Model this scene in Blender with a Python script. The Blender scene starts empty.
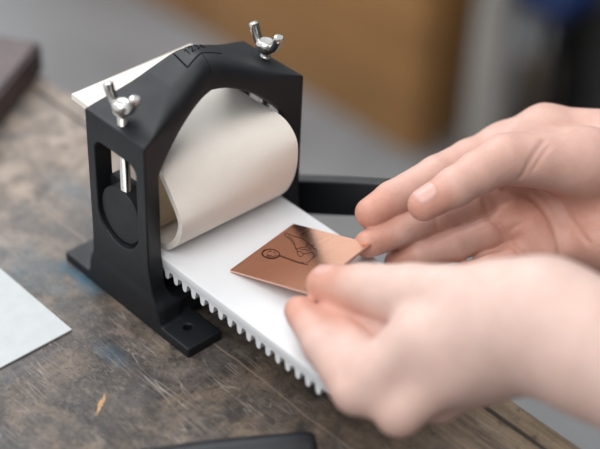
import bpy, bmesh, math, random
import numpy as np
from mathutils import Vector, Matrix
from mathutils.bvhtree import BVHTree

S = 0.00072                      # one working unit = 0.72 mm
SC = bpy.context.scene
COL = SC.collection

# ------------------------------------------------------------------ objects
def tag(o, label=None, cat=None, group=None, kind=None):
    if label: o['label'] = label
    if cat: o['category'] = cat
    if group: o['group'] = group
    if kind: o['kind'] = kind
    return o

def thing(name, loc, label, cat, group=None):
    o = bpy.data.objects.new(name, None)
    o.empty_display_size = 0.01
    o.location = Vector(loc) * S
    COL.objects.link(o)
    return tag(o, label, cat, group)

def world_loc(o):
    v = Vector((0, 0, 0))
    while o is not None:
        v += o.location
        o = o.parent
    return v

def obj(name, verts, faces, mat, parent=None, origin=None, smooth=True, angle=35):
    """verts in world units; the mesh is stored relative to its origin."""
    v = np.asarray(verts, dtype=np.float64)
    if origin is None:
        if parent is not None:
            origin = np.array(world_loc(parent)) / S
        else:
            origin = np.array([(v[:, 0].min() + v[:, 0].max()) / 2, (v[:, 1].min() + v[:, 1].max()) / 2, v[:, 2].min()])
    origin = np.asarray(origin, dtype=np.float64)
    me = bpy.data.meshes.new(name)
    me.from_pydata([tuple(p) for p in (v - origin) * S], [], [tuple(int(i) for i in f) for f in faces])
    me.update()
    o = bpy.data.objects.new(name, me)
    COL.objects.link(o)
    if parent is not None:
        o.parent = parent
        o.location = Vector(origin) * S - world_loc(parent)
    else:
        o.location = Vector(origin) * S
    if mat is not None: me.materials.append(mat)
    if smooth:
        bm = bmesh.new(); bm.from_mesh(me)
        bmesh.ops.recalc_face_normals(bm, faces=bm.faces)
        for f in bm.faces: f.smooth = True
        lim = math.radians(angle)
        for e in bm.edges:
            if len(e.link_faces) == 2 and e.calc_face_angle(0) > lim: e.smooth = False
        bm.to_mesh(me); bm.free()
    return o

class MB:
    """collects shapes into one vertex / face list"""
    def __init__(self): self.v = []; self.f = []
    def add(self, v, f):
        n = len(self.v)
        self.v += [tuple(map(float, p)) for p in v]
        self.f += [tuple(i + n for i in q) for q in f]
        return self
    def box(self, lo, hi, bev=0.0, seg=2, rot=0.0, piv=(0, 0, 0)):
        bm = bmesh.new()
        bmesh.ops.create_cube(bm, size=1)
        for p in bm.verts:
            p.co = Vector([lo[i] + (p.co[i] + .5) * (hi[i] - lo[i]) for i in range(3)])
        if bev > 0:
            bmesh.ops.bevel(bm, geom=list(bm.edges), offset=bev, segments=seg, profile=.5, affect='EDGES', clamp_overlap=True)
        if rot:
            bmesh.ops.rotate(bm, verts=bm.verts, cent=piv, matrix=Matrix.Rotation(rot, 3, 'Z'))
        self._bm(bm); return self
    def _bm(self, bm):
        bm.verts.ensure_lookup_table(); bm.verts.index_update()
        self.add([p.co for p in bm.verts], [[q.index for q in f.verts] for f in bm.faces]); bm.free()
    def lathe(self, p, axis, prof, n=28):
        """prof: (distance along axis, radius)"""
        ax = Vector(axis).normalized(); p = Vector(p)
        t = Vector((0, 0, 1)) if abs(ax.z) < .9 else Vector((1, 0, 0))
        e1 = ax.cross(t).normalized(); e2 = ax.cross(e1)
        v = []; f = []
        for h, r in prof:
            for k in range(n):
                a = 2 * math.pi * k / n
                v.append(p + ax * h + (e1 * math.cos(a) + e2 * math.sin(a)) * max(r, 1e-3))
        m = len(prof)
        for i in range(m - 1):
            for k in range(n):
                k2 = (k + 1) % n
                f.append((i * n + k, i * n + k2, (i + 1) * n + k2, (i + 1) * n + k))
        f.append(tuple(range(n))[::-1]); f.append(tuple((m - 1) * n + k for k in range(n)))
        return self.add(v, f)
    def tube(self, pts, r, n=8):
        pts = [Vector(p) for p in pts]; v = []; f = []
        for i, p in enumerate(pts):
            d = (pts[min(i + 1, len(pts) - 1)] - pts[max(i - 1, 0)]).normalized()
            t = Vector((0, 0, 1)) if abs(d.z) < .9 else Vector((1, 0, 0))
            e1 = d.cross(t).normalized(); e2 = d.cross(e1)
            rr = r[i] if isinstance(r, (list, tuple)) else r
            for k in range(n):
                a = 2 * math.pi * k / n
                v.append(p + (e1 * math.cos(a) + e2 * math.sin(a)) * rr)
        for i in range(len(pts) - 1):
            for k in range(n):
                k2 = (k + 1) % n
                f.append((i * n + k, i * n + k2, (i + 1) * n + k2, (i + 1) * n + k))
        f.append(tuple(range(n))[::-1]); f.append(tuple((len(pts) - 1) * n + k for k in range(n)))
        return self.add(v, f)
    def prism(self, poly, y0, y1):
        """poly in (x,z), extruded along y"""
        n = len(poly)
        v = [(x, y0, z) for x, z in poly] + [(x, y1, z) for x, z in poly]
        f = [tuple(range(n)), tuple(range(2 * n - 1, n - 1, -1))]
        for k in range(n):
            k2 = (k + 1) % n
            f.append((k, n + k, n + k2, k2))
        return self.add(v, f)
    def build(self, name, mat, parent=None, **kw): return obj(name, self.v, self.f, mat, parent, **kw)

def catmull(pts, n):
    P = np.asarray(pts, float); out = []
    Q = np.vstack([2 * P[0] - P[1], P, 2 * P[-1] - P[-2]])
    for i in range(len(P) - 1):
        p0, p1, p2, p3 = Q[i:i + 4]
        for k in range(n):
            t = k / n
            out.append(.5 * (2 * p1 + (p2 - p0) * t + (2 * p0 - 5 * p1 + 4 * p2 - p3) * t * t + (3 * p1 - p0 - 3 * p2 + p3) * t ** 3))
    out.append(P[-1]); return np.array(out)

# ------------------------------------------------------------------ distance fields
def smin(a, b, k):
    h = np.maximum(k - np.abs(a - b), 0) / k
    return np.minimum(a, b) - h * h * k * .25
def smax(a, b, k): return -smin(-a, -b, k)

def capsule(P, a, b):
    ax = np.array(a[:3], np.float32); bx = np.array(b[:3], np.float32); d = bx - ax
    L = float(d @ d)
    t = np.clip(((P[0] - ax[0]) * d[0] + (P[1] - ax[1]) * d[1] + (P[2] - ax[2]) * d[2]) / L, 0, 1)
    dist = np.sqrt((P[0] - ax[0] - t * d[0]) ** 2 + (P[1] - ax[1] - t * d[1]) ** 2 + (P[2] - ax[2] - t * d[2]) ** 2)
    return dist - (a[3] + (b[3] - a[3]) * t)

def chain(P, pts, k):
    r = None
    for i in range(len(pts) - 1):
        c = capsule(P, pts[i], pts[i + 1])
        r = c if r is None else smin(r, c, k)
    return r

def surface_nets(F, lo, h):
    """closed smooth quad surface of F<0 on a regular grid"""
    nx, ny, nz = F.shape
    ins = F < 0
    acc = np.zeros((nx - 1, ny - 1, nz - 1, 3), np.float32); cnt = np.zeros((nx - 1, ny - 1, nz - 1), np.float32)
    def sl(o, ax):
        return tuple(slice(o[i], (nx, ny, nz)[i] - 1 + o[i]) for i in range(3))
    for ax in range(3):
        others = [i for i in range(3) if i != ax]
        for u in (0, 1):
            for w in (0, 1):
                o = [0, 0, 0]; o[others[0]] = u; o[others[1]] = w
                o2 = list(o); o2[ax] = 1
                a = F[sl(o, ax)]; b = F[sl(o2, ax)]
                m = (a < 0) != (b < 0)
                t = np.where(m, a / np.where(m, a - b, 1), 0)
                for c in range(3):
                    if c == ax: acc[..., c] += np.where(m, t, 0)
                    else: acc[..., c] += np.where(m, o[c], 0)
                cnt += m
    act = cnt > 0
    idx = -np.ones(act.shape, np.int64)
    ii = np.argwhere(act); idx[act] = np.arange(len(ii))
    V = (ii + acc[act] / cnt[act][:, None]) * h + np.asarray(lo)
    faces = []
    for ax in range(3):
        u, w = [(1, 2), (2, 0), (0, 1)][ax]
        a = ins; sh = [slice(None)] * 3; sh2 = [slice(None)] * 3
        sh[ax] = slice(0, -1); sh2[ax] = slice(1, None)
        cr = ins[tuple(sh)] != ins[tuple(sh2)]
        e = np.argwhere(cr)
        e = e[(e[:, u] > 0) & (e[:, w] > 0) & (e[:, u] < F.shape[u] - 1) & (e[:, w] < F.shape[w] - 1)]
        q = []
        for du, dw in ((1, 1), (0, 1), (0, 0), (1, 0)):
            c = e.copy(); c[:, u] -= du; c[:, w] -= dw
            q.append(idx[c[:, 0], c[:, 1], c[:, 2]])
        q = np.stack(q, 1)
        flip = ~ins[e[:, 0], e[:, 1], e[:, 2]]
        q[flip] = q[flip][:, ::-1]
        faces.append(q)
    return V, np.concatenate(faces)

def grid_eval(fn, lo, hi, h):
    lo = np.asarray(lo, float); n = np.ceil((np.asarray(hi) - lo) / h).astype(int) + 1
    ax = [np.float32(lo[i]) + np.arange(n[i], dtype=np.float32) * np.float32(h) for i in range(3)]
    P = (ax[0][:, None, None], ax[1][None, :, None], ax[2][None, None, :])
    F = np.broadcast_to(fn(P), tuple(n)).astype(np.float32)
    return surface_nets(F, lo, h)

# ------------------------------------------------------------------ materials
def mat(name, base=(.5, .5, .5), rough=.5, metal=0., spec=.5, build=None, coat=0, **kw):
    m = bpy.data.materials.new(name); m.use_nodes = True
    nt = m.node_tree; b = nt.nodes['Principled BSDF']
    b.inputs['Base Color'].default_value = (*base, 1)
    b.inputs['Roughness'].default_value = rough
    b.inputs['Metallic'].default_value = metal
    b.inputs['Specular IOR Level'].default_value = spec
    if build: build(nt, b)
    return m
class N:
    """tiny helper for node graphs working in the scene's units"""
    def __init__(self, nt, coord='Object'):
        self.nt = nt
        tc = nt.nodes.new('ShaderNodeTexCoord'); mp = nt.nodes.new('ShaderNodeMapping')
        mp.inputs['Scale'].default_value = (1 / S,) * 3
        nt.links.new(tc.outputs[coord], mp.inputs['Vector']); self.co = mp.outputs['Vector']
    def link(self, a, b): self.nt.links.new(a, b)
    def new(self, t): return self.nt.nodes.new(t)
    def val(self, node, sock, x):
        if isinstance(x, bpy.types.NodeSocket): self.link(x, node.inputs[sock])
        else: node.inputs[sock].default_value = x
    def noise(self, scale, detail=4, rough=.55, co=None, dist=0., stretch=None):
        c = co or self.co
        if stretch:
            mp = self.new('ShaderNodeMapping'); mp.inputs['Scale'].default_value = stretch
            self.link(c, mp.inputs['Vector']); c = mp.outputs['Vector']
        n = self.new('ShaderNodeTexNoise'); self.link(c, n.inputs['Vector'])
        n.inputs['Scale'].default_value = scale; n.inputs['Detail'].default_value = detail
        n.inputs['Roughness'].default_value = rough; n.inputs['Distortion'].default_value = dist
        return n.outputs['Fac']
    def ramp(self, fac, stops):
        r = self.new('ShaderNodeValToRGB'); self.link(fac, r.inputs['Fac'])
        el = r.color_ramp.elements
        while len(el) < len(stops): el.new(.5)
        for e, (p, c) in zip(el, stops):
            e.position = p; e.color = (*c, 1) if isinstance(c, (tuple, list)) else (c, c, c, 1)
        return r.outputs['Color']
    def mix(self, fac, a, b, mode='MIX'):
        m = self.new('ShaderNodeMix'); m.data_type = 'RGBA'; m.blend_type = mode
        self.val(m, 'Factor', fac)
        for s, x in ((6, a), (7, b)):
            if isinstance(x, bpy.types.NodeSocket): self.link(x, m.inputs[s])
            else: m.inputs[s].default_value = (*x, 1)
        return m.outputs[2]
    def math(self, op, a, b=0., c=0.):
        m = self.new('ShaderNodeMath'); m.operation = op
        self.val(m, 0, a); self.val(m, 1, b)
        if op in ('SMOOTHSTEP', 'MULTIPLY_ADD', 'COMPARE'): self.val(m, 2, c)
        return m.outputs[0]
    def xyz(self, co=None):
        s = self.new('ShaderNodeSeparateXYZ'); self.link(co or self.co, s.inputs[0]); return s.outputs
    def bump(self, h, b, strength=.3, dist=.5):
        n = self.new('ShaderNodeBump'); n.inputs['Strength'].default_value = strength
        n.inputs['Distance'].default_value = dist * S
        self.link(h, n.inputs['Height']); self.link(n.outputs[0], b.inputs['Normal'])

def m_plastic(nt, b):
    g = N(nt); n = g.noise(.9, 3); 
    g.link(g.ramp(g.noise(.05, 3), [(.3, .46), (.7, .56)]), b.inputs['Roughness'])
    g.bump(n, b, .12, .25)
BLACK = mat('black_nylon', (.0085, .0098, .0125), .5, spec=.38, build=m_plastic)
BLACK2 = mat('black_nylon_block', (.0105, .0115, .0135), .5, spec=.36, build=m_plastic)
INK = mat('engraved_black', (.002, .002, .002), .9, spec=.1)
CHROME = mat('bright_steel', (.54, .525, .505), .18, 1.)
def m_felt(nt, b):
    g = N(nt); f = g.noise(1.1, 5, .7); c = g.noise(.06, 3)
    col = g.mix(c, (.79, .725, .655), (.85, .79, .72))
    g.link(g.mix(g.ramp(f, [(.3, 0.), (.75, .35)]), col, (.86, .82, .77)), b.inputs['Base Color'])
    b.inputs['Sheen Weight'].default_value = .25; b.inputs['Sheen Roughness'].default_value = .5
    g.bump(f, b, .55, 1.0)
FELT = mat('cream_felt', (.7, .62, .53), .95, spec=.1, build=m_felt)
def m_bed(nt, b):
    g = N(nt); g.link(g.mix(g.noise(.07, 4), (.71, .72, .74), (.76, .77, .785)), b.inputs['Base Color'])
    g.bump(g.noise(1.5, 3), b, .08, .3)
WHITE = mat('white_bed_plastic', (.84, .84, .84), .5, build=m_bed)
def m_paper(nt, b):
    g = N(nt); g.link(g.mix(g.noise(.12, 5), (.46, .485, .495), (.56, .58, .585)), b.inputs['Base Color'])
    g.bump(g.noise(.9, 5, .7), b, .3, .5)
PAPER = mat('watercolour_paper', (.7, .74, .75), .85, spec=.2, build=m_paper)
def m_copper(nt, b):
    g = N(nt)
    n = g.noise(.06, 4); st = g.noise(.6, 3, stretch=(1, .04, 1))
    g.link(g.mix(n, (.74, .385, .265), (.82, .465, .33)), b.inputs['Base Color'])
    g.link(g.ramp(st, [(.3, .17), (.7, .26)]), b.inputs['Roughness'])
COPPER = mat('brushed_copper', (.8, .45, .31), .25, 1., build=m_copper)
COPEDGE = mat('cut_edge_glint', (.74, .54, .46), .38, .8)  # cut edges coloured paler to carry a bright reflection
ROLL = mat('tan_roller', (.55, .42, .28), .45)

def m_skin(nt, b):
    g = N(nt)
    at = g.new('ShaderNodeAttribute'); at.attribute_name = 'flush_shade'
    mott = g.noise(.09, 4, .6)
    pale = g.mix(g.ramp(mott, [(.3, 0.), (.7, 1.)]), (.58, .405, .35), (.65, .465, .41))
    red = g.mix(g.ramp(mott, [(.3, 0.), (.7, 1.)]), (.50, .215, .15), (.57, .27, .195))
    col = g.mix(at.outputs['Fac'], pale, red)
    fine = g.noise(1.6, 4, .6)
    g.link(g.mix(g.ramp(fine, [(.35, .0), (.7, .18)]), col, (.63, .435, .38)), b.inputs['Base Color'])
    b.inputs['Subsurface Weight'].default_value = .22
    b.inputs['Subsurface Radius'].default_value = (1., .35, .2)
    b.inputs['Subsurface Scale'].default_value = .003
    v = g.new('ShaderNodeTexVoronoi'); v.inputs['Scale'].default_value = .8; g.link(g.co, v.inputs['Vector'])
    hgt = g.math('ADD', g.math('MULTIPLY', v.outputs['Distance'], .5), g.math('MULTIPLY', g.noise(.45, 4), .8))
    g.bump(hgt, b, .22, .7)
SKIN = mat('fair_skin', (.65, .44, .36), .5, spec=.35, build=m_skin)
NAIL = mat('fingernail', (.60, .35, .30), .33, spec=.4)

def m_bench(nt, b):
    g = N(nt)
    x, y, z = g.xyz()
    # boards run along x; seams at fixed y
    mid = g.noise(.035, 7, .72, dist=.4); spot = g.noise(.11, 5, .75); grain = g.noise(.10, 6, .7, stretch=(.10, 1.5, 1))
    fine = g.noise(.50, 5, .75, stretch=(.5, 1., 1))
    col = g.mix(g.ramp(mid, [(.36, 0.), (.64, 1.)]), (.032, .027, .025), (.140, .116, .100))
    col = g.mix(g.ramp(spot, [(.52, 0.), (.68, .6)]), col, (.25, .20, .165))
    col = g.mix(g.ramp(spot, [(.30, .85), (.44, 0.)]), col, (.026, .022, .021))
    col = g.mix(g.ramp(grain, [(.46, 0.), (.66, .32)]), col, (.040, .033, .030))
    col = g.mix(g.ramp(fine, [(.54, 0.), (.70, .55)]), col, (.26, .22, .19))
    patch = g.noise(.016, 5, .65, dist=.8)
    col = g.mix(g.ramp(patch, [(.50, 0.), (.62, .6)]), col, g.mix(spot, (.115, .080, .054), (.36, .27, .195)))
    col = g.mix(g.ramp(patch, [(.34, .6), (.46, 0.)]), col, g.mix(spot, (.030, .029, .032), (.12, .115, .12)))
    col = g.mix(g.ramp(g.noise(.23, 6, .8, dist=.5), [(.36, .75), (.46, 0.)]), col, (.022, .018, .017))
    # paler towards the far end: window sheen painted into the board colour
    far = g.math('MULTIPLY', g.ramp(g.math('MULTIPLY', x, -1 / 300.), [(.0, 0.), (.62, 1.)]), .8)
    pale = g.mix(g.ramp(mid, [(.36, 0.), (.64, 1.)]), (.17, .138, .115), (.50, .405, .335))
    pale = g.mix(g.ramp(spot, [(.34, .7), (.46, 0.)]), pale, (.09, .075, .07))
    pale = g.mix(g.ramp(patch, [(.38, .65), (.50, 0.)]), pale, (.16, .15, .145))
    col = g.mix(far, col, pale)
    # bare brown wood near the long front edge
    ed = g.math('MULTIPLY', g.ramp(g.math('MULTIPLY_ADD', x, 1 / 400., 0.), [(.12, 0.), (.45, 1.)]), g.ramp(g.math('MULTIPLY_ADD', y, 1 / 200., .5), [(.25, 0.), (.65, 1.)]))
    brn = g.mix(g.ramp(grain, [(.35, 0.), (.65, 1.)]), (.085, .058, .036), (.36, .265, .17))
    brn = g.mix(g.ramp(spot, [(.34, .8), (.46, 0.)]), brn, (.05, .036, .026))
    col = g.mix(g.math('MULTIPLY', ed, .85), col, brn)
    # dark ink spills
    ink = g.ramp(g.noise(.018, 4, .6, dist=1.0), [(.56, 0.), (.68, .8)])
    col = g.mix(ink, col, (.040, .034, .033))
    # blue paint stains
    def blob(cx, cy, rx, ry, soft, nz=.35):
        dx = g.math('MULTIPLY', g.math('SUBTRACT', x, cx), 1 / rx); dy = g.math('MULTIPLY', g.math('SUBTRACT', y, cy), 1 / ry)
        d = g.math('SQRT', g.math('ADD', g.math('MULTIPLY', dx, dx), g.math('MULTIPLY', dy, dy)))
        d = g.math('ADD', d, g.math('MULTIPLY', g.math('SUBTRACT', g.noise(.08, 5, .7), .5), nz * 5))
        return g.ramp(d, [(max(0., 1 - soft), 1.), (1., 0.)])
    st = g.math('MULTIPLY', blob(-37, -64, 26, 8, .8, .4), .85)
    col = g.mix(st, col, (.012, .085, .14))
    st = g.math('MULTIPLY', blob(-66, -82, 44, 22, .9, .45), .45)
    col = g.mix(st, col, (.06, .13, .17))
    st = g.math('MULTIPLY', blob(-118, -12, 30, 16, .8, .4), .45)
    col = g.mix(st, col, (.15, .18, .20))
    st = g.math('MULTIPLY', blob(30, -92, 20, 9, .8, .4), .35)
    col = g.mix(st, col, (.03, .09, .14))
    st = g.math('MULTIPLY', blob(0, -150, 20, 40, .8, .4), .3)
    col = g.mix(st, col, (.05, .08, .12))
    # seams between the boards
    def seam(y0, w, wob=1.2):
        d = g.math('ABSOLUTE', g.math('ADD', g.math('SUBTRACT', y, y0), g.math('MULTIPLY', g.math('SUBTRACT', g.noise(.02, 3), .5), wob)))
        return g.ramp(g.math('MULTIPLY', d, 1 / (4 * w)), [(.15, 1.), (.32, 0.)])
    for y0, w in ((41.5, 1.5), (-330, 1.2)):
        col = g.mix(g.math('MULTIPLY', seam(y0, w), .92), col, (.012, .009, .007))
    col = g.mix(g.math('MULTIPLY', seam(-40, .7, 8.), .5), col, (.32, .25, .19))
    # scratches: thin pale lines in two directions
    for rot, sc, thr in ((.5, .02, .010), (-.35, .016, .008), (1.1, .013, .008)):
        mp = g.new('ShaderNodeMapping'); mp.inputs['Rotation'].default_value = (0, 0, rot); mp.inputs['Scale'].default_value = (.12, 1, 1)
        g.link(g.co, mp.inputs['Vector'])
        n = g.noise(sc * 4, 2, .5, co=mp.outputs['Vector'])
        d = g.math('ABSOLUTE', g.math('SUBTRACT', n, .5))
        ln = g.math('MULTIPLY', g.ramp(d, [(0., 1.), (thr, 0.)]), g.ramp(g.noise(.03, 3), [(.48, 0.), (.62, .55)]))
        col = g.mix(ln, col, (.36, .31, .27))
    # splintered pale chip
    dx = g.math('SUBTRACT', x, 60.); dy = g.math('SUBTRACT', y, -122.)
    u = g.math('ADD', g.math('MULTIPLY', dx, .8), g.math('MULTIPLY', dy, .59)); v = g.math('ADD', g.math('MULTIPLY', dx, .59), g.math('MULTIPLY', dy, -.8))
    u = g.math('ADD', u, g.math('MULTIPLY', g.math('SUBTRACT', g.noise(.25, 3), .5), 5.))
    cu = g.math('MULTIPLY', v, 1 / 10.); cv = g.math('MULTIPLY', u, 1 / 1.5)
    d = g.math('ADD', g.math('MULTIPLY', cu, cu), g.math('MULTIPLY', cv, cv))
    col = g.mix(g.ramp(d, [(.3, .9), (1., 0.)]), col, (.50, .30, .13))
    g.link(col, b.inputs['Base Color'])
    g.link(g.ramp(mid, [(.3, .36), (.7, .58)]), b.inputs['Roughness'])
    h = g.math('ADD', g.math('MULTIPLY', grain, .6), g.math('MULTIPLY', fine, .5))
    h = g.math('ADD', h, g.math('MULTIPLY', mid, 1.2))
    h = g.math('SUBTRACT', h, g.math('MULTIPLY', seam(41.5, 1.5), 2.))
    g.bump(h, b, .6, 1.2)
BENCH = mat('worn_bench_wood', (.15, .12, .1), .5, spec=.45, build=m_bench)
def m_oak(nt, b):
    g = N(nt)
    n = g.noise(.011, 4, stretch=(.25, 1, 3)); c = g.noise(.003, 2)
    col = g.mix(g.ramp(n, [(.3, 0.), (.7, 1.)]), (.27, .125, .037), (.40, .20, .062))
    g.link(g.mix(g.math('MULTIPLY', c, .4), col, (.22, .12, .05)), b.inputs['Base Color'])
OAK = mat('orange_oak', (.3, .15, .05), .5, build=m_oak)
def m_floor(nt, b):
    g = N(nt)
    n = g.ramp(g.noise(.0035, 4, .6), [(.3, 0.), (.7, 1.)])
    col = g.mix(n, (.17, .172, .175), (.235, .238, .245))
    col = g.mix(g.ramp(g.noise(.008, 4), [(.5, 0.), (.75, .6)]), col, (.27, .275, .285))
    g.link(col, b.inputs['Base Color'])
    g.link(g.ramp(g.noise(.01, 3), [(.3, .35), (.7, .55)]), b.inputs['Roughness'])
FLOOR = mat('grey_concrete', (.2, .2, .2), .5, build=m_floor)
def m_var(c1, c2, sc, bs=.2):
    def f(nt, b):
        g = N(nt); n = g.noise(sc, 4)
        g.link(g.mix(g.ramp(n, [(.3, 0.), (.7, 1.)]), c1, c2), b.inputs['Base Color']); g.bump(n, b, bs, 1.)
    return f
MAROON = mat('maroon_wood', (.1, .06, .06), .4, build=m_var((.045, .026, .026), (.085, .05, .05), .05))
HANDLE = mat('black_varnished_wood', (.012, .013, .016), .45, build=m_var((.006, .007, .010), (.013, .015, .02), .08))
CANVAS = mat('grey_canvas', (.3, .28, .26), .9, build=m_var((.26, .24, .22), (.34, .315, .29), .02))
BLUE = mat('blue_vinyl', (.008, .035, .16), .4, build=m_var((.004, .016, .075), (.006, .025, .11), .02))
DARK = mat('dark_metal', (.012, .012, .013), .45, build=m_var((.008, .008, .009), (.02, .02, .02), .02))
DARKGREY = mat('dark_grey_panel', (.05, .05, .048), .5, build=m_var((.035, .035, .034), (.06, .06, .058), .01))
CARD = mat('brown_card', (.2, .15, .11), .8, build=m_var((.10, .078, .06), (.15, .115, .09), .02))

# ------------------------------------------------------------------ the setting
FZ = -1042.
tag(MB().box((-4200, -2600, FZ - 30), (2400, 4200, FZ)).build('floor', FLOOR, smooth=False), kind='structure')

# ------------------------------------------------------------------ workbench
bench = thing('workbench', (-150, -320, FZ), 'worn dark wooden workbench with blue stains carrying the black press', 'workbench')
MB().box((-760, -700, -55), (420, 58, 0), 2.2, 3).build('tabletop', BENCH, bench, origin=(0, 0, 0))
for ay in (-640, -40):
    MB().box((-700, ay, -190), (360, ay + 40, -55), 2).build('apron', BENCH, bench)
for lx in (-700, 300):
    for ly in (-640, -70):
        MB().box((lx, ly, FZ), (lx + 70, ly + 70, -55), 3).build('leg', BENCH, bench)

# ------------------------------------------------------------------ the press
ZT = np.array([[0, 153.5], [6, 152.3], [13, 149], [28, 142], [45, 135], [60, 130], [70, 127]])
ZI = np.array([[0, 137.5], [8, 136.6], [16, 133.5], [23, 129.5], [29, 125.5], [38, 117.5], [44, 111], [49.5, 104]])
XS = np.linspace(0, 70, 281)
def soft(tab, wd):
    x = np.linspace(-80, 80, 641); y = np.interp(np.abs(x), tab[:, 0], tab[:, 1])
    kk = np.exp(-(np.linspace(-20, 20, 161) / wd) ** 2); kk /= kk.sum()
    y = np.convolve(np.pad(y, 80, mode='edge'), kk, mode='valid')
    return np.interp(XS, x, y)
ZTS = soft(ZT, 5.); ZIS = soft(ZI, 2.5)
def frame_sdf(P):
    a, B, z = P; aB = np.abs(B); aa = np.abs(a)
    zt = np.interp(aB, XS, ZTS).astype(np.float32)
    zi = np.interp(aB, XS, ZIS).astype(np.float32)
    apex = np.clip((58 - aB) / 34, 0, 1).astype(np.float32)
    outer = smax((z - zt - 2.4 * apex) * .93, aB - 60.3, 1.)
    d = 14 + 13.4 * aB / 60
    fl = np.where(z < 52, 10 * np.clip((52 - z) / 45, 0, 1.1) ** 2, 0)
    k = 1.0 + 12.5 * apex * apex * (3 - 2 * apex)
    body = smax(outer, (a - d - fl) * .97, k)
    body = smax(body, (-a - d - .35 * fl) * .97, 1.0 + .5 * (k - 1.))
    hole = smax((z - zi) * .8, aB - 48.2, 2.)
    body = smax(body, -hole, 1.0)
    body = np.maximum(body, -z)
    # slot through each cheek
    def rbox(u, w, hu, hw, r):
        qu = np.abs(u) - hu + r; qw = np.abs(w) - hw + r
        return np.sqrt(np.maximum(qu, 0) ** 2 + np.maximum(qw, 0) ** 2) + np.minimum(np.maximum(qu, qw), 0) - r
    low = rbox(a + .6, z - 72., 19.2, 25.3, 18.6)
    top = rbox(a + .6, z - 90., 19.2, 23.0, 7.)
    slot = np.maximum(np.minimum(low, top), 44 - aB)
    body = smax(body, -slot, .8)
    # cross beam and feet
    def box3(lo, hi, r, BB):
        c = [(lo[i] + hi[i]) / 2 for i in range(3)]; h = [(hi[i] - lo[i]) / 2 - r for i in range(3)]
        q = [np.abs(x - c[i]) - h[i] for i, x in enumerate((a, BB, z))]
        return np.sqrt(np.maximum(q[0], 0) ** 2 + np.maximum(q[1], 0) ** 2 + np.maximum(q[2], 0) ** 2) + np.minimum(np.maximum(np.maximum(q[0], q[1]), q[2]), 0) - r
    beam = box3((-34, -56, 0), (34, 56, 17), 1.2, B)
    body = smin(body, beam, 12.)
    foot = box3((-58.5, 34.7, 0), (63.6, 61., 7), 1.0, aB)
    body = smin(body, foot, 2.)
    for hx in (47.5, -43):
        hc = np.sqrt((a - hx) ** 2 + (aB - 47.8) ** 2) - 2.7
        body = smax(body, -hc, .8)
    return np.maximum(smax(body, aB - 61., .6), -z)

press = thing('etching_press', (0, 0, 0), 'small black etching press with arched frame and white toothed bed', 'printing press')
V, F = grid_eval(frame_sdf, (-61, -63.5, -1.4), (66, 63.5, 160), .62)
frame = obj('frame', V, F, BLACK, press, angle=60)
bvh = BVHTree.FromPolygons([tuple(p) for p in V], [tuple(int(i) for i in f) for f in F])
def on_top(a, B, lift=0.):
    h = bvh.ray_cast(Vector((a, B, 220)), Vector((0, 0, -1)))
    return (h[0] + h[1] * lift) if h[0] is not None else Vector((a, B, 150))
def groove(mb, pts, r):
    out = []
    for p, q in zip(pts[:-1], pts[1:]):
        for t in np.linspace(0, 1, 7)[:-1]:
            out.append(on_top(p[0] + (q[0] - p[0]) * t, p[1] + (q[1] - p[1]) * t, -r * .3))
    out.append(on_top(*pts[-1], -r * .3)); mb.tube(out, r, 6)
mk = MB()
groove(mk, [(-10.3, -7.9), (-2.3, -9.2), (4.8, -10.3), (3.4, -4.5), (0.9, 3.5), (1.0, 10.0), (0.6, 18.4)], 0.55)
groove(mk, [(2.2, 3.0), (5.5, 2.0), (8.5, 1.3), (11.0, 0.8), (12.6, 0.3)], 0.22)
groove(mk, [(-6.67, -3.02), (-8.21, -1.36), (-2.42, -2.56)], 0.40)
groove(mk, [(-7.44, 0.84), (-8.9, 1.71), (-9.29, 3.13), (-8.15, 3.47), (-6.53, 2.56), (-3.23, -0.03), (-4.0, 2.81)], 0.40)
groove(mk, [(-9.63, 5.94), (-10.59, 7.48), (-9.76, 8.46), (-7.93, 6.93), (-6.57, 7.8), (-4.8, 6.28), (-5.0, 4.98)], 0.40)
groove(mk, [(-6.29, 11.82), (-12.08, 13.02), (-7.43, 9.95), (-8.3, 13.19)], 0.40)
tag(mk.build('engraving', INK, frame), 'black engraved chevron and figures')

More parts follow.
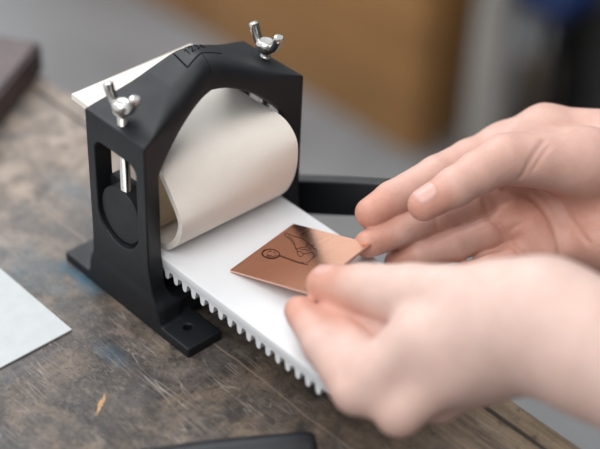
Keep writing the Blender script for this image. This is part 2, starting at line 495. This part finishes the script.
def wing_bolt(B, a0, turn, base):
    bl = MB()
    prof = [(84, 3.0)]
    z = 84.
    while z < base + 8:
        prof += [(z + .05, 2.9), (z + .45, 3.1), (z + .9, 2.7)]; z += 1.0
    prof += [(base + 10.5, 2.9), (base + 11.2, 2.4)]
    bl.lathe((a0, B, 0), (0, 0, 1), prof, 20)
    b = bl.build('bolt', CHROME, press, origin=(a0, B, 84))
    w = MB()
    c = Vector((a0, B, base + 8.))
    w.lathe(c, (0, 0, 1), [(-3.4, 4.4), (-2.8, 5.8), (-1.6, 6.2), (.8, 6.2), (2.4, 5.6), (3.4, 4.6), (3.6, 3.7), (3.5, 3.0)], 32)
    ca, sa = math.cos(turn), math.sin(turn)
    for s in (1, -1):
        d = Vector((ca * s, sa * s, 0))
        up = Vector((0, 0, 1)); side = up.cross(d)
        pts = [(3.5, -1.2), (6.4, .6), (8.4, 3.6), (10.0, 7.0), (11.2, 10.3), (11.35, 10.8)]
        hw = [3.0, 3.1, 3.1, 3.15, 3.2, 2.7]; th = [2.4, 2.5, 2.6, 2.7, 2.8, 2.3]
        v = []; n = 18
        for i, (r, h) in enumerate(pts):
            p = c + d * r + up * h
            j0 = pts[max(i - 1, 0)]; j1 = pts[min(i + 1, len(pts) - 1)]
            t = (d * (j1[0] - j0[0]) + up * (j1[1] - j0[1])).normalized()
            nn = t.cross(side)
            for k in range(n):
                A = 2 * math.pi * k / n
                cc, ss = math.cos(A), math.sin(A)
                v.append(p + side * hw[i] * cc + nn * th[i] * ss)
        f = []
        for i in range(len(pts) - 1):
            for k in range(n):
                k2 = (k + 1) % n; f.append((i * n + k, i * n + k2, (i + 1) * n + k2, (i + 1) * n + k))
        f += [tuple(range(n)), tuple((len(pts) - 1) * n + k for k in range(n))]
        w.add(v, f)
    w.build('wing_nut', CHROME, b, angle=45)
wing_bolt(-54.5, 1.2, math.radians(4), 134.5)
wing_bolt(54.5, -.3, math.radians(0), 132.5)

for s in (-1, 1):     # bearing blocks: a round boss in the slot, carried by a darker square body
    bb = MB()
    bb.lathe((-.6, s * 44., 67.6), (0, s, 0), [(0, 17.5), (4, 17.5), (4.1, 18.6), (13.2, 18.6), (13.8, 18.1), (13.9, 0)], 56)
    y0, y1 = sorted((s * 51, s * 43.5))
    bb.box((-19.2, y0, 60), (18.2, y1, 84.5), .8)
    bb.build('bearing_block', BLACK2, press)
MB().lathe((-.6, -49, 67), (0, 1, 0), [(0, 7), (5, 7), (5.2, 16), (92.8, 16), (93, 7), (98, 7)], 48).build('upper_roller', ROLL, press)
MB().lathe((0, -49, 18.0), (0, 1, 0), [(0, 6), (5, 6), (5.2, 15.5), (92.8, 15.5), (93, 6), (128, 6)], 48).build('lower_roller', DARK, press)

bed = MB().box((-40, -47.7, 39.6), (168, 47.7, 46), .9, 3).build('bed', WHITE, press)
PITCH = 8.1
for s in (-1, 1):
    rk = MB(); x = -39.
    y0, y1 = sorted((s * 47.4, s * 41.0))
    rk.box((-40, y0, 38.4), (168, y1, 40.2), 0)
    while x < 162:
        rk.prism([(x - .2, 38.6), (x + .4, 37), (x + .9, 33.6), (x + 1.4, 32.4), (x + 2.0, 32.1), (x + 3.1, 32.1), (x + 3.7, 32.4), (x + 4.2, 33.6), (x + 4.7, 37), (x + 5.3, 38.6)], y0, y1)
        x += PITCH
    rk.build('gear_rack', WHITE, bed)

# crank arm standing out beyond the far cheek
cr = thing  # (the crank is a part of the press)
cd = Vector((.885, 0, .466)); cn = Vector((-.466, 0, .885))
cv = []
def arm_poly():
    out = []
    o = Vector((0, 0, 19.))
    for t, h in ((-14, 12.), (14, 12.2), (60, 11.6), (99.3, 10.6)):
        out.append(o + cd * t + cn * h)
    for t, h in ((88.1, 10.6), (60, 11.6), (14, 12.2), (-14, 12.)):
        out.append(o + cd * t - cn * h)
    for k in range(1, 10):
        a = -math.pi / 2 - math.pi * k / 10
        out.append(o + cd * (-14 + 12 * math.cos(a)) + cn * 12 * math.sin(a))
    return [(p.x, p.z) for p in out]
ck = MB().prism(arm_poly(), 73, 84).build('crank', BLACK, press)
bm = bmesh.new(); bm.from_mesh(ck.data)
bmesh.ops.bevel(bm, geom=[e for e in bm.edges if len(e.link_faces) == 2 and e.calc_face_angle(0) > 1.2], offset=1.3 * S, segments=3, affect='EDGES', profile=.5)
bm.to_mesh(ck.data); bm.free()

# ------------------------------------------------------------------ felt blanket
PL = [(-66, 112), (-40, 110.5), (-14, 107.), (4, 105.5), (14, 103.5), (19, 100), (23, 95), (28, 88), (33.5, 80), (35.6, 73), (33., 63), (27, 54), (20, 48.8), (8, 48.3), (-20, 48.3)]
PR = [(-66, 112), (-40, 110.5), (-14, 107.), (6, 106.5), (18, 107.), (28, 106.4), (35.0, 103), (39.6, 97), (40.6, 88), (39.8, 78), (36.6, 67), (31, 56.5), (23, 49.4), (8, 48.3), (-20, 48.3)]
cl = catmull(PL, 7); crr = catmull(PR, 7)
nB = 22; v = []; f = []
def sheet(side):
    out = []
    for j in range(nB + 1):
        t = j / nB; w = -42.5 + 85.7 * t
        c = cl * (1 - t) + crr * t
        w = w + 7. * t * np.clip((-c[:, 0] - 25) / 42, 0, 1)
        tg = np.gradient(c, axis=0); tg /= np.linalg.norm(tg, axis=1)[:, None]
        nrm = np.stack([tg[:, 1], -tg[:, 0]], 1)
        out.append(np.stack([c[:, 0] + nrm[:, 0] * side, w, c[:, 1] + nrm[:, 1] * side], 1))
    return np.array(out)
o1 = sheet(1.9); o2 = sheet(-1.9); m = o1.shape[1]
V = np.concatenate([o1.reshape(-1, 3), o2.reshape(-1, 3)]); nn = (nB + 1) * m
for j in range(nB):
    for i in range(m - 1):
        a = j * m + i; f.append((a, a + 1, a + m + 1, a + m)); f.append((nn + a, nn + a + m, nn + a + m + 1, nn + a + 1))
for i in range(m - 1):
    for j in (0, nB):
        a = j * m + i; f.append((a, nn + a, nn + a + 1, a + 1))
for j in range(nB):
    for i in (0, m - 1):
        a = j * m + i; f.append((a, a + m, nn + a + m, nn + a))
V[:, 2] = np.maximum(V[:, 2], 46.3)
tag(obj('felt_blanket', V, f, FELT, angle=50), 'cream felt blanket looping over the roller inside the black arch', 'felt blanket')

# ------------------------------------------------------------------ copper plate
pL = Vector((61.7, -26.2, 46.6)); pT = Vector((53.3, 31.8, 46.6)); pR = Vector((109.6, 40., 60.9))
e1 = (pT - pL); e2 = (pR - pT); pn = e2.cross(e1).normalized()
if pn.z < 0: pn = -pn
def plate(u, w, h=0.): return pL + e1 * u + e2 * w + pn * h
pv = []; pf = []
bm = bmesh.new(); bmesh.ops.create_cube(bm, size=1)
for p in bm.verts: p.co = plate(p.co.x + .5, p.co.y + .5, (p.co.z + .5) * 1.3)
bmesh.ops.bevel(bm, geom=list(bm.edges), offset=.35, segments=2, affect='EDGES', profile=.5)
mb = MB(); mb._bm(bm)
cp = tag(mb.build('copper_plate', COPPER, angle=30), 'square copper plate with an engraved figure tilted between the fingers above the bed', 'copper plate')
cp.data.materials.append(COPEDGE)
for f in cp.data.polygons:
    if abs(f.normal.dot(pn)) < .8: f.material_index = 1
dr = MB()
def stroke(pts, r=.28):
    r *= .88
    c = catmull([(*q, 0.) for q in pts], 4) if len(pts) > 2 else np.array([(*q, 0.) for q in pts])
    dr.tube([plate(q[0], q[1], 1.28) for q in c], r, 6)
stroke([(0.447, 0.268), (0.424, 0.282), (0.401, 0.286), (0.379, 0.281), (0.361, 0.266), (0.347, 0.243), (0.34, 0.215), (0.34, 0.182), (0.346, 0.149), (0.359, 0.119), (0.377, 0.093), (0.399, 0.074), (0.422, 0.065), (0.445, 0.065), (0.466, 0.075), (0.482, 0.095), (0.493, 0.121), (0.496, 0.152), (0.493, 0.185), (0.483, 0.218), (0.467, 0.246), (0.447, 0.268)], 0.34)
stroke([(0.436, 0.267), (0.411, 0.272), (0.387, 0.267), (0.367, 0.252), (0.353, 0.228), (0.346, 0.199), (0.348, 0.167), (0.358, 0.135), (0.375, 0.108), (0.397, 0.088), (0.422, 0.077), (0.447, 0.077), (0.47, 0.088), (0.487, 0.108)], 0.22)
stroke([(0.364, 0.164), (0.364, 0.203), (0.387, 0.236), (0.425, 0.249)], 0.25)
stroke([(0.384, 0.159), (0.384, 0.19), (0.399, 0.205)], 0.25)
stroke([(0.433, 0.127), (0.457, 0.128), (0.46, 0.149)], 0.25)
stroke([(0.456, 0.179), (0.45, 0.205), (0.467, 0.205)], 0.25)
stroke([(0.399, 0.141), (0.374, 0.173)], 0.25)
stroke([(0.419, 0.289), (0.41, 0.394), (0.398, 0.507), (0.396, 0.596), (0.41, 0.67)], 0.25)
stroke([(0.435, 0.285), (0.425, 0.39), (0.412, 0.505), (0.409, 0.588)], 0.25)
stroke([(0.771, 0.073), (0.794, 0.051), (0.817, 0.057), (0.806, 0.106), (0.798, 0.163), (0.799, 0.233), (0.795, 0.29), (0.768, 0.364), (0.742, 0.424), (0.701, 0.488)], 0.25)
stroke([(0.771, 0.073), (0.751, 0.121), (0.725, 0.184), (0.678, 0.257), (0.643, 0.311), (0.606, 0.349), (0.576, 0.398)], 0.25)
stroke([(0.784, 0.103), (0.746, 0.179), (0.713, 0.236), (0.664, 0.291)], 0.25)
stroke([(0.619, 0.327), (0.608, 0.368), (0.63, 0.379), (0.657, 0.387), (0.66, 0.42), (0.701, 0.422)], 0.25)
stroke([(0.576, 0.398), (0.541, 0.422), (0.506, 0.472), (0.504, 0.499), (0.526, 0.504), (0.556, 0.494), (0.57, 0.514), (0.594, 0.529), (0.617, 0.556)], 0.25)
stroke([(0.564, 0.41), (0.587, 0.423), (0.573, 0.456), (0.556, 0.494)], 0.25)
stroke([(0.623, 0.394), (0.624, 0.429), (0.633, 0.464), (0.627, 0.513)], 0.25)
stroke([(0.765, 0.37), (0.755, 0.4), (0.726, 0.413), (0.729, 0.445), (0.732, 0.481), (0.694, 0.497), (0.693, 0.533), (0.659, 0.587), (0.631, 0.587), (0.598, 0.64)], 0.25)
stroke([(0.701, 0.488), (0.667, 0.541), (0.616, 0.573), (0.579, 0.624), (0.521, 0.632), (0.462, 0.637), (0.426, 0.631)], 0.25)
stroke([(0.616, 0.573), (0.622, 0.542), (0.585, 0.598)], 0.25)
stroke([(0.396, 0.596), (0.408, 0.578), (0.423, 0.594), (0.406, 0.625), (0.41, 0.67)], 0.25)
stroke([(0.734, 0.385), (0.699, 0.437), (0.678, 0.434)], 0.25)
stroke([(0.674, 0.466), (0.66, 0.512), (0.629, 0.52)], 0.25)
dr.build('engraved_drawing', mat('plate_ink', (.030, .013, .009), .8, spec=.1), cp)

# ------------------------------------------------------------------ paper, handle, block
tag(MB().box((-230, -208, .1), (-.8, -97.6, 1.5), .3, 1).build('paper_sheet', PAPER), 'pale bluish sheet of thick paper lying on the bench left of the press', 'paper')
hd = Vector((.57, .82, 0)).normalized(); he = Vector((170.5, -57, 0)); 
hp = [(0, 6), (.6, 8.2), (2, 9.4), (5, 10.0), (30, 10.6), (60, 10.9), (90, 9.6), (120, 8.2), (150, 7.6), (190, 7.6), (205, 8.6), (209, 8.2), (210, 6.)]
axis = Vector((-.52, -.80, 0)).normalized(); tilt = math.asin((7.6 - 10.) / 180.)
tag(MB().lathe(he + Vector((2.5, -4.5, 10.9)), axis, hp, 32).build('tool_handle', HANDLE), 'thick black tapered tool handle lying on the bench in front of the press', 'tool handle')
ang = math.radians(-57.5)
R2 = Matrix.Rotation(ang, 3, 'Z')
mb = MB(); bm = bmesh.new(); bmesh.ops.create_cube(bm, size=1)
for p in bm.verts: p.co = Vector(((p.co.x + .5) * 190, (p.co.y + .5) * -110, .2 + (p.co.z + .5) * 26))
bmesh.ops.bevel(bm, geom=[e for e in bm.edges if abs(e.verts[0].co.z - e.verts[1].co.z) > 1], offset=14, segments=5, affect='EDGES')
bmesh.ops.bevel(bm, geom=[e for e in bm.edges if e.calc_face_angle(0) > .9], offset=2.5, segments=3, affect='EDGES')
bmesh.ops.rotate(bm, verts=bm.verts, cent=(0, 0, 0), matrix=R2)
bmesh.ops.translate(bm, verts=bm.verts, vec=(-258, 62, 0))
mb._bm(bm)
tag(mb.build('wooden_block', MAROON), 'dark maroon block with rounded corners lying at the far end of the bench', 'wooden block')

# ------------------------------------------------------------------ things on the floor behind
cab = thing('oak_cabinet', (-1630, 1440, FZ), 'orange brown wooden cabinet standing on the grey floor behind the press', 'cabinet')
MB().box((-2300, 1372, FZ + .5), (-972, 1520, -420), 4, 2).build('carcass', OAK, cab)
for x0 in (-2290, -1632):
    MB().box((x0, 1364, FZ + 3), (x0 + 650, 1373, -430), 3, 2).build('door', OAK, cab)
# grey sack leaning upright
n = 30; sv = []; sf = []
random.seed(4)
sx, sy = -880., 1455.
prof = [(0, 25), (8, 36), (60, 40), (140, 38), (230, 36), (330, 35), (400, 30), (440, 20), (445, 6)]
for i, (h, r) in enumerate(prof):
    for k in range(n):
        a = 2 * math.pi * k / n
        rr = r * (1 + .10 * math.sin(3 * a + h * .01) + .05 * math.sin(7 * a + i))
        sv.append((sx + rr * math.cos(a) - h * .02, sy + rr * .9 * math.sin(a), FZ + .5 + h))
for i in range(len(prof) - 1):
    for k in range(n):
        k2 = (k + 1) % n; sf.append((i * n + k, i * n + k2, (i + 1) * n + k2, (i + 1) * n + k))
sf += [tuple(range(n))[::-1], tuple((len(prof) - 1) * n + k for k in range(n))]
sv = [(p[0], p[1], p[2]) for p in sv]
tag(obj('canvas_sack', sv, sf, CANVAS, angle=80), 'tall grey canvas sack standing on the floor beside the orange cabinet', 'sack')
st = thing('stool', (-880, 1625, FZ), 'dark legged stool with a blue seat beyond the grey sack', 'stool')
MB().box((-955, 1560, -748), (-815, 1690, -705), 10, 3).build('seat', BLUE, st)
for lx, ly in ((-945, 1565), (-834, 1565), (-945, 1671), (-834, 1671)):
    MB().box((lx, ly, FZ + .5), (lx + 14, ly + 14, -746), 2, 2).build('leg', DARK, st)
tag(MB().box((-925, 1590, FZ + .5), (-858, 1660, -880), 2, 2).build('cardboard_box', CARD), 'brown cardboard box on the floor under the blue stool', 'box')
bc = thing('metal_locker', (-600, 1900, FZ), 'black metal locker standing behind the farther hand', 'locker')
MB().box((-930, 1712, FZ + .5), (-300, 2100, -300), 4, 2).build('body', DARKGREY, bc)
MB().box((-928, 1700, FZ + 10), (-852, 1713, -310), 2, 2).build('door', DARK, bc)
bw = tag(MB().box((-2600, 2300, FZ), (1200, 2330, 900), 0).build('wall_back', mat('grey_plaster', (.10, .10, .10), .9, build=m_var((.08, .08, .08), (.11, .11, .11), .003)), smooth=False), kind='structure')

# ------------------------------------------------------------------ hands
RH = {'index':[(110.7,156.5,78.3,15.5),(104.3,131.0,77.2,13.5),(100.6,105.1,76.6,11.8),(95.0,72.1,71.1,10.6),(93.5,56.0,67.6,9.7)],
'middle':[(130.3,148.7,62.8,14.0),(122.0,118.1,62.0,11.6),(115.0,94.3,59.8,10.4),(107.1,66.3,56.2,9.6),(103.4,44.5,56.0,8.4)],
'ring':[(149.0,146.4,53.0,13.0),(138.0,110.9,50.4,10.6),(131.5,91.2,48.1,10.0),(119.9,73.5,42.6,9.2),(110.8,64.6,36.3,8.4)],
'pinky':[(164.4,144.1,43.1,12.0),(156.2,114.7,40.1,9.4),(151.2,100.5,38.3,8.8),(146.9,87.7,35.5,8.2),(142.9,76.3,33.7,7.6)],
'thumb':[(162.6,161.4,93.8,20.0),(139.9,117.2,103.8,14.5),(136.9,97.1,101.4,12.6),(134.5,80.3,97.9,11.4),(129.2,60.7,91.5,9.4)],
'palm':[[(110.7,156.5,78.3,15.5),(121.6,180.5,87.0,15.5),(176.9,214.5,86.5,24.0)],[(130.3,148.7,62.8,14.0),(188.3,207.9,73.1,20.0)],[(149.0,146.4,53.0,13.0),(199.1,201.1,63.4,20.0)],[(164.4,144.1,43.1,12.0),(194.6,166.6,45.7,18.0),(206.3,193.3,56.1,20.0)],[(162.6,161.4,93.8,20.0),(188.8,198.3,85.3,20.0)],[(134.0,128.3,96.5,13.0),(129.3,170.3,90.1,15.0)],[(139.5,129.0,59.1,8.5),(155.6,131.9,51.7,9.0),(168.3,132.4,43.6,8.5)],[(190.2,155.3,54.2,13.0),(203.1,185.6,61.8,16.0)],[(170.5,166.6,71.4,14.0),(195.9,193.4,69.1,16.0)]],
'arm':[[(183.6,206.3,82.6,24.0),(220.0,229.5,76.7,24.0),(301.1,296.4,82.6,30.0)],[(200.6,194.2,62.2,22.0),(227.8,222.0,65.8,24.0),(306.6,291.7,73.1,30.0)]],
}
LH = {'fill':[(145.0,-21.6,63.4,6.5),(158.0,-16.3,66.1,8.0),(178.3,-11.8,67.8,11.0)],
'thumb':[(225.4,7.5,109.3,20.0),(181.7,-5.4,93.7,17.0),(150.3,-9.8,80.9,13.6),(126.8,-14.4,72.1,10.5)],
'index':[(204.4,-24.3,88.0,16.0),(189.6,-51.2,60.5,13.0),(158.3,-45.9,66.5,10.4),(127.7,-34.5,64.4,8.4)],
'middle':[(222.5,-18.9,79.4,15.5),(212.5,-42.7,56.9,13.0),(183.6,-41.4,68.6,11.0),(145.6,-25.1,62.9,9.5)],
'ring':[(229.3,-0.9,73.2,14.5),(216.2,-16.9,50.9,12.0),(191.5,-25.8,62.4,11.5),(145.1,-15.7,55.7,9.0)],
'pinky':[(231.2,14.9,66.2,13.0),(217.1,4.3,49.7,10.5),(194.8,-4.1,52.9,9.5),(180.5,-1.1,55.8,9.0)],
'palm':[[(204.4,-21.3,87.6,16.0),(252.1,13.2,114.4,20.0)],[(221.9,-16.5,78.9,15.5),(253.7,11.8,111.6,21.0)],[(229.3,-0.9,73.2,14.5),(253.9,15.5,105.0,20.0)],[(231.2,14.9,66.2,13.0),(251.4,19.4,101.0,20.0)],[(225.4,7.5,109.3,20.0),(252.1,13.2,114.4,20.0)],[(177.8,3.6,79.2,12.0),(191.0,-7.3,66.7,11.0)]],
'arm':[[(252.1,13.2,114.4,20.0),(283.9,16.1,113.9,24.5),(383.4,34.1,110.2,34.0)],[(252.8,17.0,104.0,19.5),(284.0,18.0,105.6,24.5),(385.7,35.4,99.4,34.0)]],
}
RH['kff'] = .5; LH['kff'] = 9.0; RH['kt'] = 10.; LH['kt'] = 6.
RH['flush_shade'] = [((150., 128., 58.), 42., .95), ((185., 165., 60.), 55., .85), ((125., 85., 58.), 35., .6), ((100., 75., 74.), 30., .4)]
RH['creases'] = [
 (1.7, 1.5, [(111.4, 58.2, 50.4), (114.4, 60.2, 50.8), (121.6, 70.3, 54.4), (126.9, 81.9, 56.2), (133.0, 97.0, 59.0), (138.6, 111.9, 61.7)]),
 (1.7, 1.5, [(141.7, 94.3, 42.7), (147.7, 100.4, 47.0), (152.1, 108.8, 48.4), (156.3, 114.5, 50.2)]),
 (1.8, 1.5, [(130.7, 115.0, 69.9), (133.8, 115.3, 64.0), (139.0, 112.3, 61.7), (144.8, 113.2, 60.1)]),
 (1.8, 1.5, [(144.8, 113.2, 60.1), (150.6, 115.0, 54.2), (156.3, 114.5, 50.2), (163.2, 115.2, 47.9), (168.2, 118.9, 41.3)]),
 (2.0, 1.8, [(134.2, 128.9, 72.8), (139.5, 134.1, 71.7), (144.7, 139.5, 69.8), (152.4, 140.0, 67.9), (160.3, 139.7, 64.3), (166.4, 138.8, 60.0), (171.5, 137.0, 56.2), (177.6, 134.0, 49.2), (181., 132., 43.)]),
 (1.2, 1.6, [(162.4, 147.9, 71.3), (167.7, 148.3, 65.8), (174.2, 147.6, 62.4), (183.1, 144.3, 60.9), (191.0, 142.3, 59.0)]),
 (1.0, 1.6, [(153.1, 134.3, 115.8), (155.2, 125.0, 113.4), (156.1, 117.7, 108.0), (154.9, 113.7, 100.0)]),
 (.8, 1.4, [(157.1, 134.3, 114.4), (158.4, 126.1, 111.0), (158.6, 120.0, 104.7)]),
 (.8, 1.3, [(135.6, 118.7, 64.1), (137.4, 122.6, 67.1), (140.6, 127.7, 68.7)]),
 (.8, 1.3, [(150.5, 116.5, 56.5), (152.4, 120.9, 59.9), (156.2, 127.0, 62.8)]),
 (.7, 1.2, [(120.6, 83.6, 64.5), (121.0, 83.7, 63.1), (122.3, 83.9, 58.5)]),
]
RHN = [('thumb', (-.15, -.42, .9), .78, .80)]
LHN = [('thumb', (.1, .2, 1.), .7, .6), ('index', (-.5, -.2, -.8), .7, .6)]
RH['flush_shade0'] = .28; LH['flush_shade0'] = 0.
RH['flush_shade0'] = .42
LH['flush_shade'] = [((184., -41., 48.), 26., .5), ((206., -33., 44.), 26., .55), ((215., -10., 45.), 26., .4)]  # pink-brown underside shade put into the skin colour of the knuckles

def hand_field(H, kp, kf):
    def fn(P):
        palm = None
        for c in H['palm'] + H['arm']:
            d = chain(P, c, 8.)
            palm = d if palm is None else smin(palm, d, kp)
        fing = None
        for nme in ('index', 'middle', 'ring', 'pinky'):
            d = chain(P, H[nme], 2.5)
            fing = d if fing is None else smin(fing, d, H['kff'])
        r = smin(palm, fing, kf)
        r = smin(r, chain(P, H['thumb'], 3.), H.get('kt', 7.))
        if 'fill' in H: r = smin(r, chain(P, H['fill'], 3.), 2.5)
        for depth, wd, pts in H.get('creases', []):
            dd = None
            for i in range(len(pts) - 1):
                c = capsule(P, (*pts[i], 0), (*pts[i + 1], 0)); dd = c if dd is None else np.minimum(dd, c)
            r = r + depth * np.exp(-(dd / wd) ** 2)
        return r
    return fn
def make_hand(H, lo, hi, kp, kf, label, nails, h=1.25, relax=2):
    fn = hand_field(H, kp, kf)
    V, F = grid_eval(fn, lo, hi, h)
    # light relaxation of the surface
    E = np.concatenate([F[:, [0, 1]], F[:, [1, 2]], F[:, [2, 3]], F[:, [3, 0]]])
    for _ in range(relax):
        s = np.zeros_like(V); c = np.zeros(len(V))
        np.add.at(s, E[:, 0], V[E[:, 1]]); np.add.at(c, E[:, 0], 1)
        np.add.at(s, E[:, 1], V[E[:, 0]]); np.add.at(c, E[:, 1], 1)
        V = V * .5 + .5 * s / np.maximum(c, 1)[:, None]
    o = obj('hand', V, F, SKIN, angle=180)
    tag(o, label, 'hand')
    # redder skin on the finger pads and the palm side, shade tint on near knuckles
    fl = np.full(len(V), H['flush_shade0'])
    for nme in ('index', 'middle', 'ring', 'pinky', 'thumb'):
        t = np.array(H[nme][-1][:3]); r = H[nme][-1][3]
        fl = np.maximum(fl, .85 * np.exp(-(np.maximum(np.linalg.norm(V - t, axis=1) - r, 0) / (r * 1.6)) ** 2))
    for c, rad, amt in H.get('flush_shade', []):
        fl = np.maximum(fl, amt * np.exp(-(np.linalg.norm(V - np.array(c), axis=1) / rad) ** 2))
    at = o.data.attributes.new('flush_shade', 'FLOAT', 'POINT'); at.data.foreach_set('value', fl.astype(np.float32))
    pt = lambda q: tuple(np.array([[[x]]], np.float32) for x in q)
    for nme, dors, wd, ln in nails:
        a = np.array(H[nme][-2][:3]); t = np.array(H[nme][-1][:3]); r = H[nme][-1][3]
        ax = (t - a) / np.linalg.norm(t - a); d = np.array(dors, float); d -= ax * (d @ ax); d /= np.linalg.norm(d)
        sd = np.cross(ax, d); nu, nw = 12, 12; top = []; vv = []
        for i in range(nu + 1):
            for j in range(nw + 1):
                u = i / nu * 2 - 1; w = j / nw * 2 - 1
                # rounded rectangle
                su = u * math.sqrt(1 - .38 * w * w); sw = w * math.sqrt(1 - .38 * u * u)
                p = t + ax * (su * ln * r - r * .25) + sd * (sw * wd * r) + d * (r * 2.2)
                for _ in range(24):
                    q = float(np.ravel(fn(pt(p)))[0])
                    if q < .02: break
                    p = p - d * q * .8
                edge = max(abs(u), abs(w))
                vv.append(p + d * (.42 if edge < .99 else -.25))
        ff = []
        for i in range(nu):
            for j in range(nw):
                k = i * (nw + 1) + j; ff.append((k, k + 1, k + nw + 2, k + nw + 1))
        n0 = len(vv); vv = vv + [p - d * 1.2 for p in vv]
        ff += [tuple(n0 + q for q in g[::-1]) for g in ff[:nu * nw]]
        rim = [j for j in range(nw + 1)] + [i * (nw + 1) + nw for i in range(1, nu + 1)] + [nu * (nw + 1) + j for j in range(nw - 1, -1, -1)] + [i * (nw + 1) for i in range(nu - 1, 0, -1)]
        for k in range(len(rim)):
            a1, b1 = rim[k], rim[(k + 1) % len(rim)]; ff.append((a1, b1, n0 + b1, n0 + a1))
        obj('fingernail', vv, ff, NAIL, o, angle=80)
    return o
make_hand(RH, (70, 15, 5), (330, 330, 130), 12., 8., 'farther hand, palm turned to the viewer, fingertips under the raised copper plate corner', RHN, 1.05, 1)
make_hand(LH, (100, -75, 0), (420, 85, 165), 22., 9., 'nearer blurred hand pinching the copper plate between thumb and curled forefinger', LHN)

# ------------------------------------------------------------------ light
w = bpy.data.worlds.new('room_light'); SC.world = w; w.use_nodes = True
wn = w.node_tree; bg = wn.nodes['Background']
# a studio: bright windows on the far left side and overhead, dim towards the person's side
tc = wn.nodes.new('ShaderNodeTexCoord'); dp = wn.nodes.new('ShaderNodeVectorMath'); dp.operation = 'DOT_PRODUCT'
dp.inputs[1].default_value = (-.72, -.42, .55)
wn.links.new(tc.outputs['Generated'], dp.inputs[0])
rp = wn.nodes.new('ShaderNodeValToRGB'); wn.links.new(dp.outputs['Value'], rp.inputs['Fac'])
mr = wn.nodes.new('ShaderNodeMapRange'); mr.inputs['From Min'].default_value = -1; mr.inputs['From Max'].default_value = 1
wn.links.new(dp.outputs['Value'], mr.inputs['Value']); wn.links.new(mr.outputs[0], rp.inputs['Fac'])
e = rp.color_ramp.elements
e[0].position = .28; e[0].color = (.10, .095, .09, 1); e[1].position = .76; e[1].color = (1.10, 1.13, 1.16, 1)
wn.links.new(rp.outputs['Color'], bg.inputs['Color']); bg.inputs['Strength'].default_value = 1.0
def area(name, loc, tgt, size, sy, power, col):
    l = bpy.data.lights.new(name, 'AREA'); l.shape = 'RECTANGLE'; l.size = size; l.size_y = sy; l.energy = power; l.color = col
    o = bpy.data.objects.new(name, l); COL.objects.link(o)
    o.location = loc; o.rotation_euler = (Vector(tgt) - Vector(loc)).to_track_quat('-Z', 'Y').to_euler()
    return o
area('window_daylight', (-1.9, .5, 2.1), (0, 0, .05), 1.6, 1.1, 40, (.94, .97, 1.0))
area('front_fill', (.35, -.9, 2.0), (.05, 0, 0), 1.6, 1.6, 29, (1., .965, .93))  # unseen soft fill added on the camera side to brighten hands and felt

# ------------------------------------------------------------------ camera
cam = bpy.data.cameras.new('camera'); co = bpy.data.objects.new('camera', cam); COL.objects.link(co)
cam.lens = 85; cam.sensor_width = 36; cam.sensor_fit = 'HORIZONTAL'; cam.clip_start = .05; cam.clip_end = 50
SCM = Matrix(((0.683493, -0.461780, 0.565329),(0.729105, 0.394481, -0.559276),(0.035251, 0.794446, 0.606312)))
co.matrix_world = Matrix.Translation(Vector((543.809, -448.347, 571.218)) * S) @ SCM.to_4x4()

cam.dof.use_dof = True; cam.dof.focus_distance = 832 * S; cam.dof.aperture_fstop = 4.0; cam.dof.aperture_blades = 0
SC.camera = co
SC.view_settings.view_transform = 'Standard'; SC.view_settings.look = 'None'
SC.view_settings.exposure = 0.0; SC.view_settings.gamma = 1.0; SC.view_settings.use_curve_mapping = False
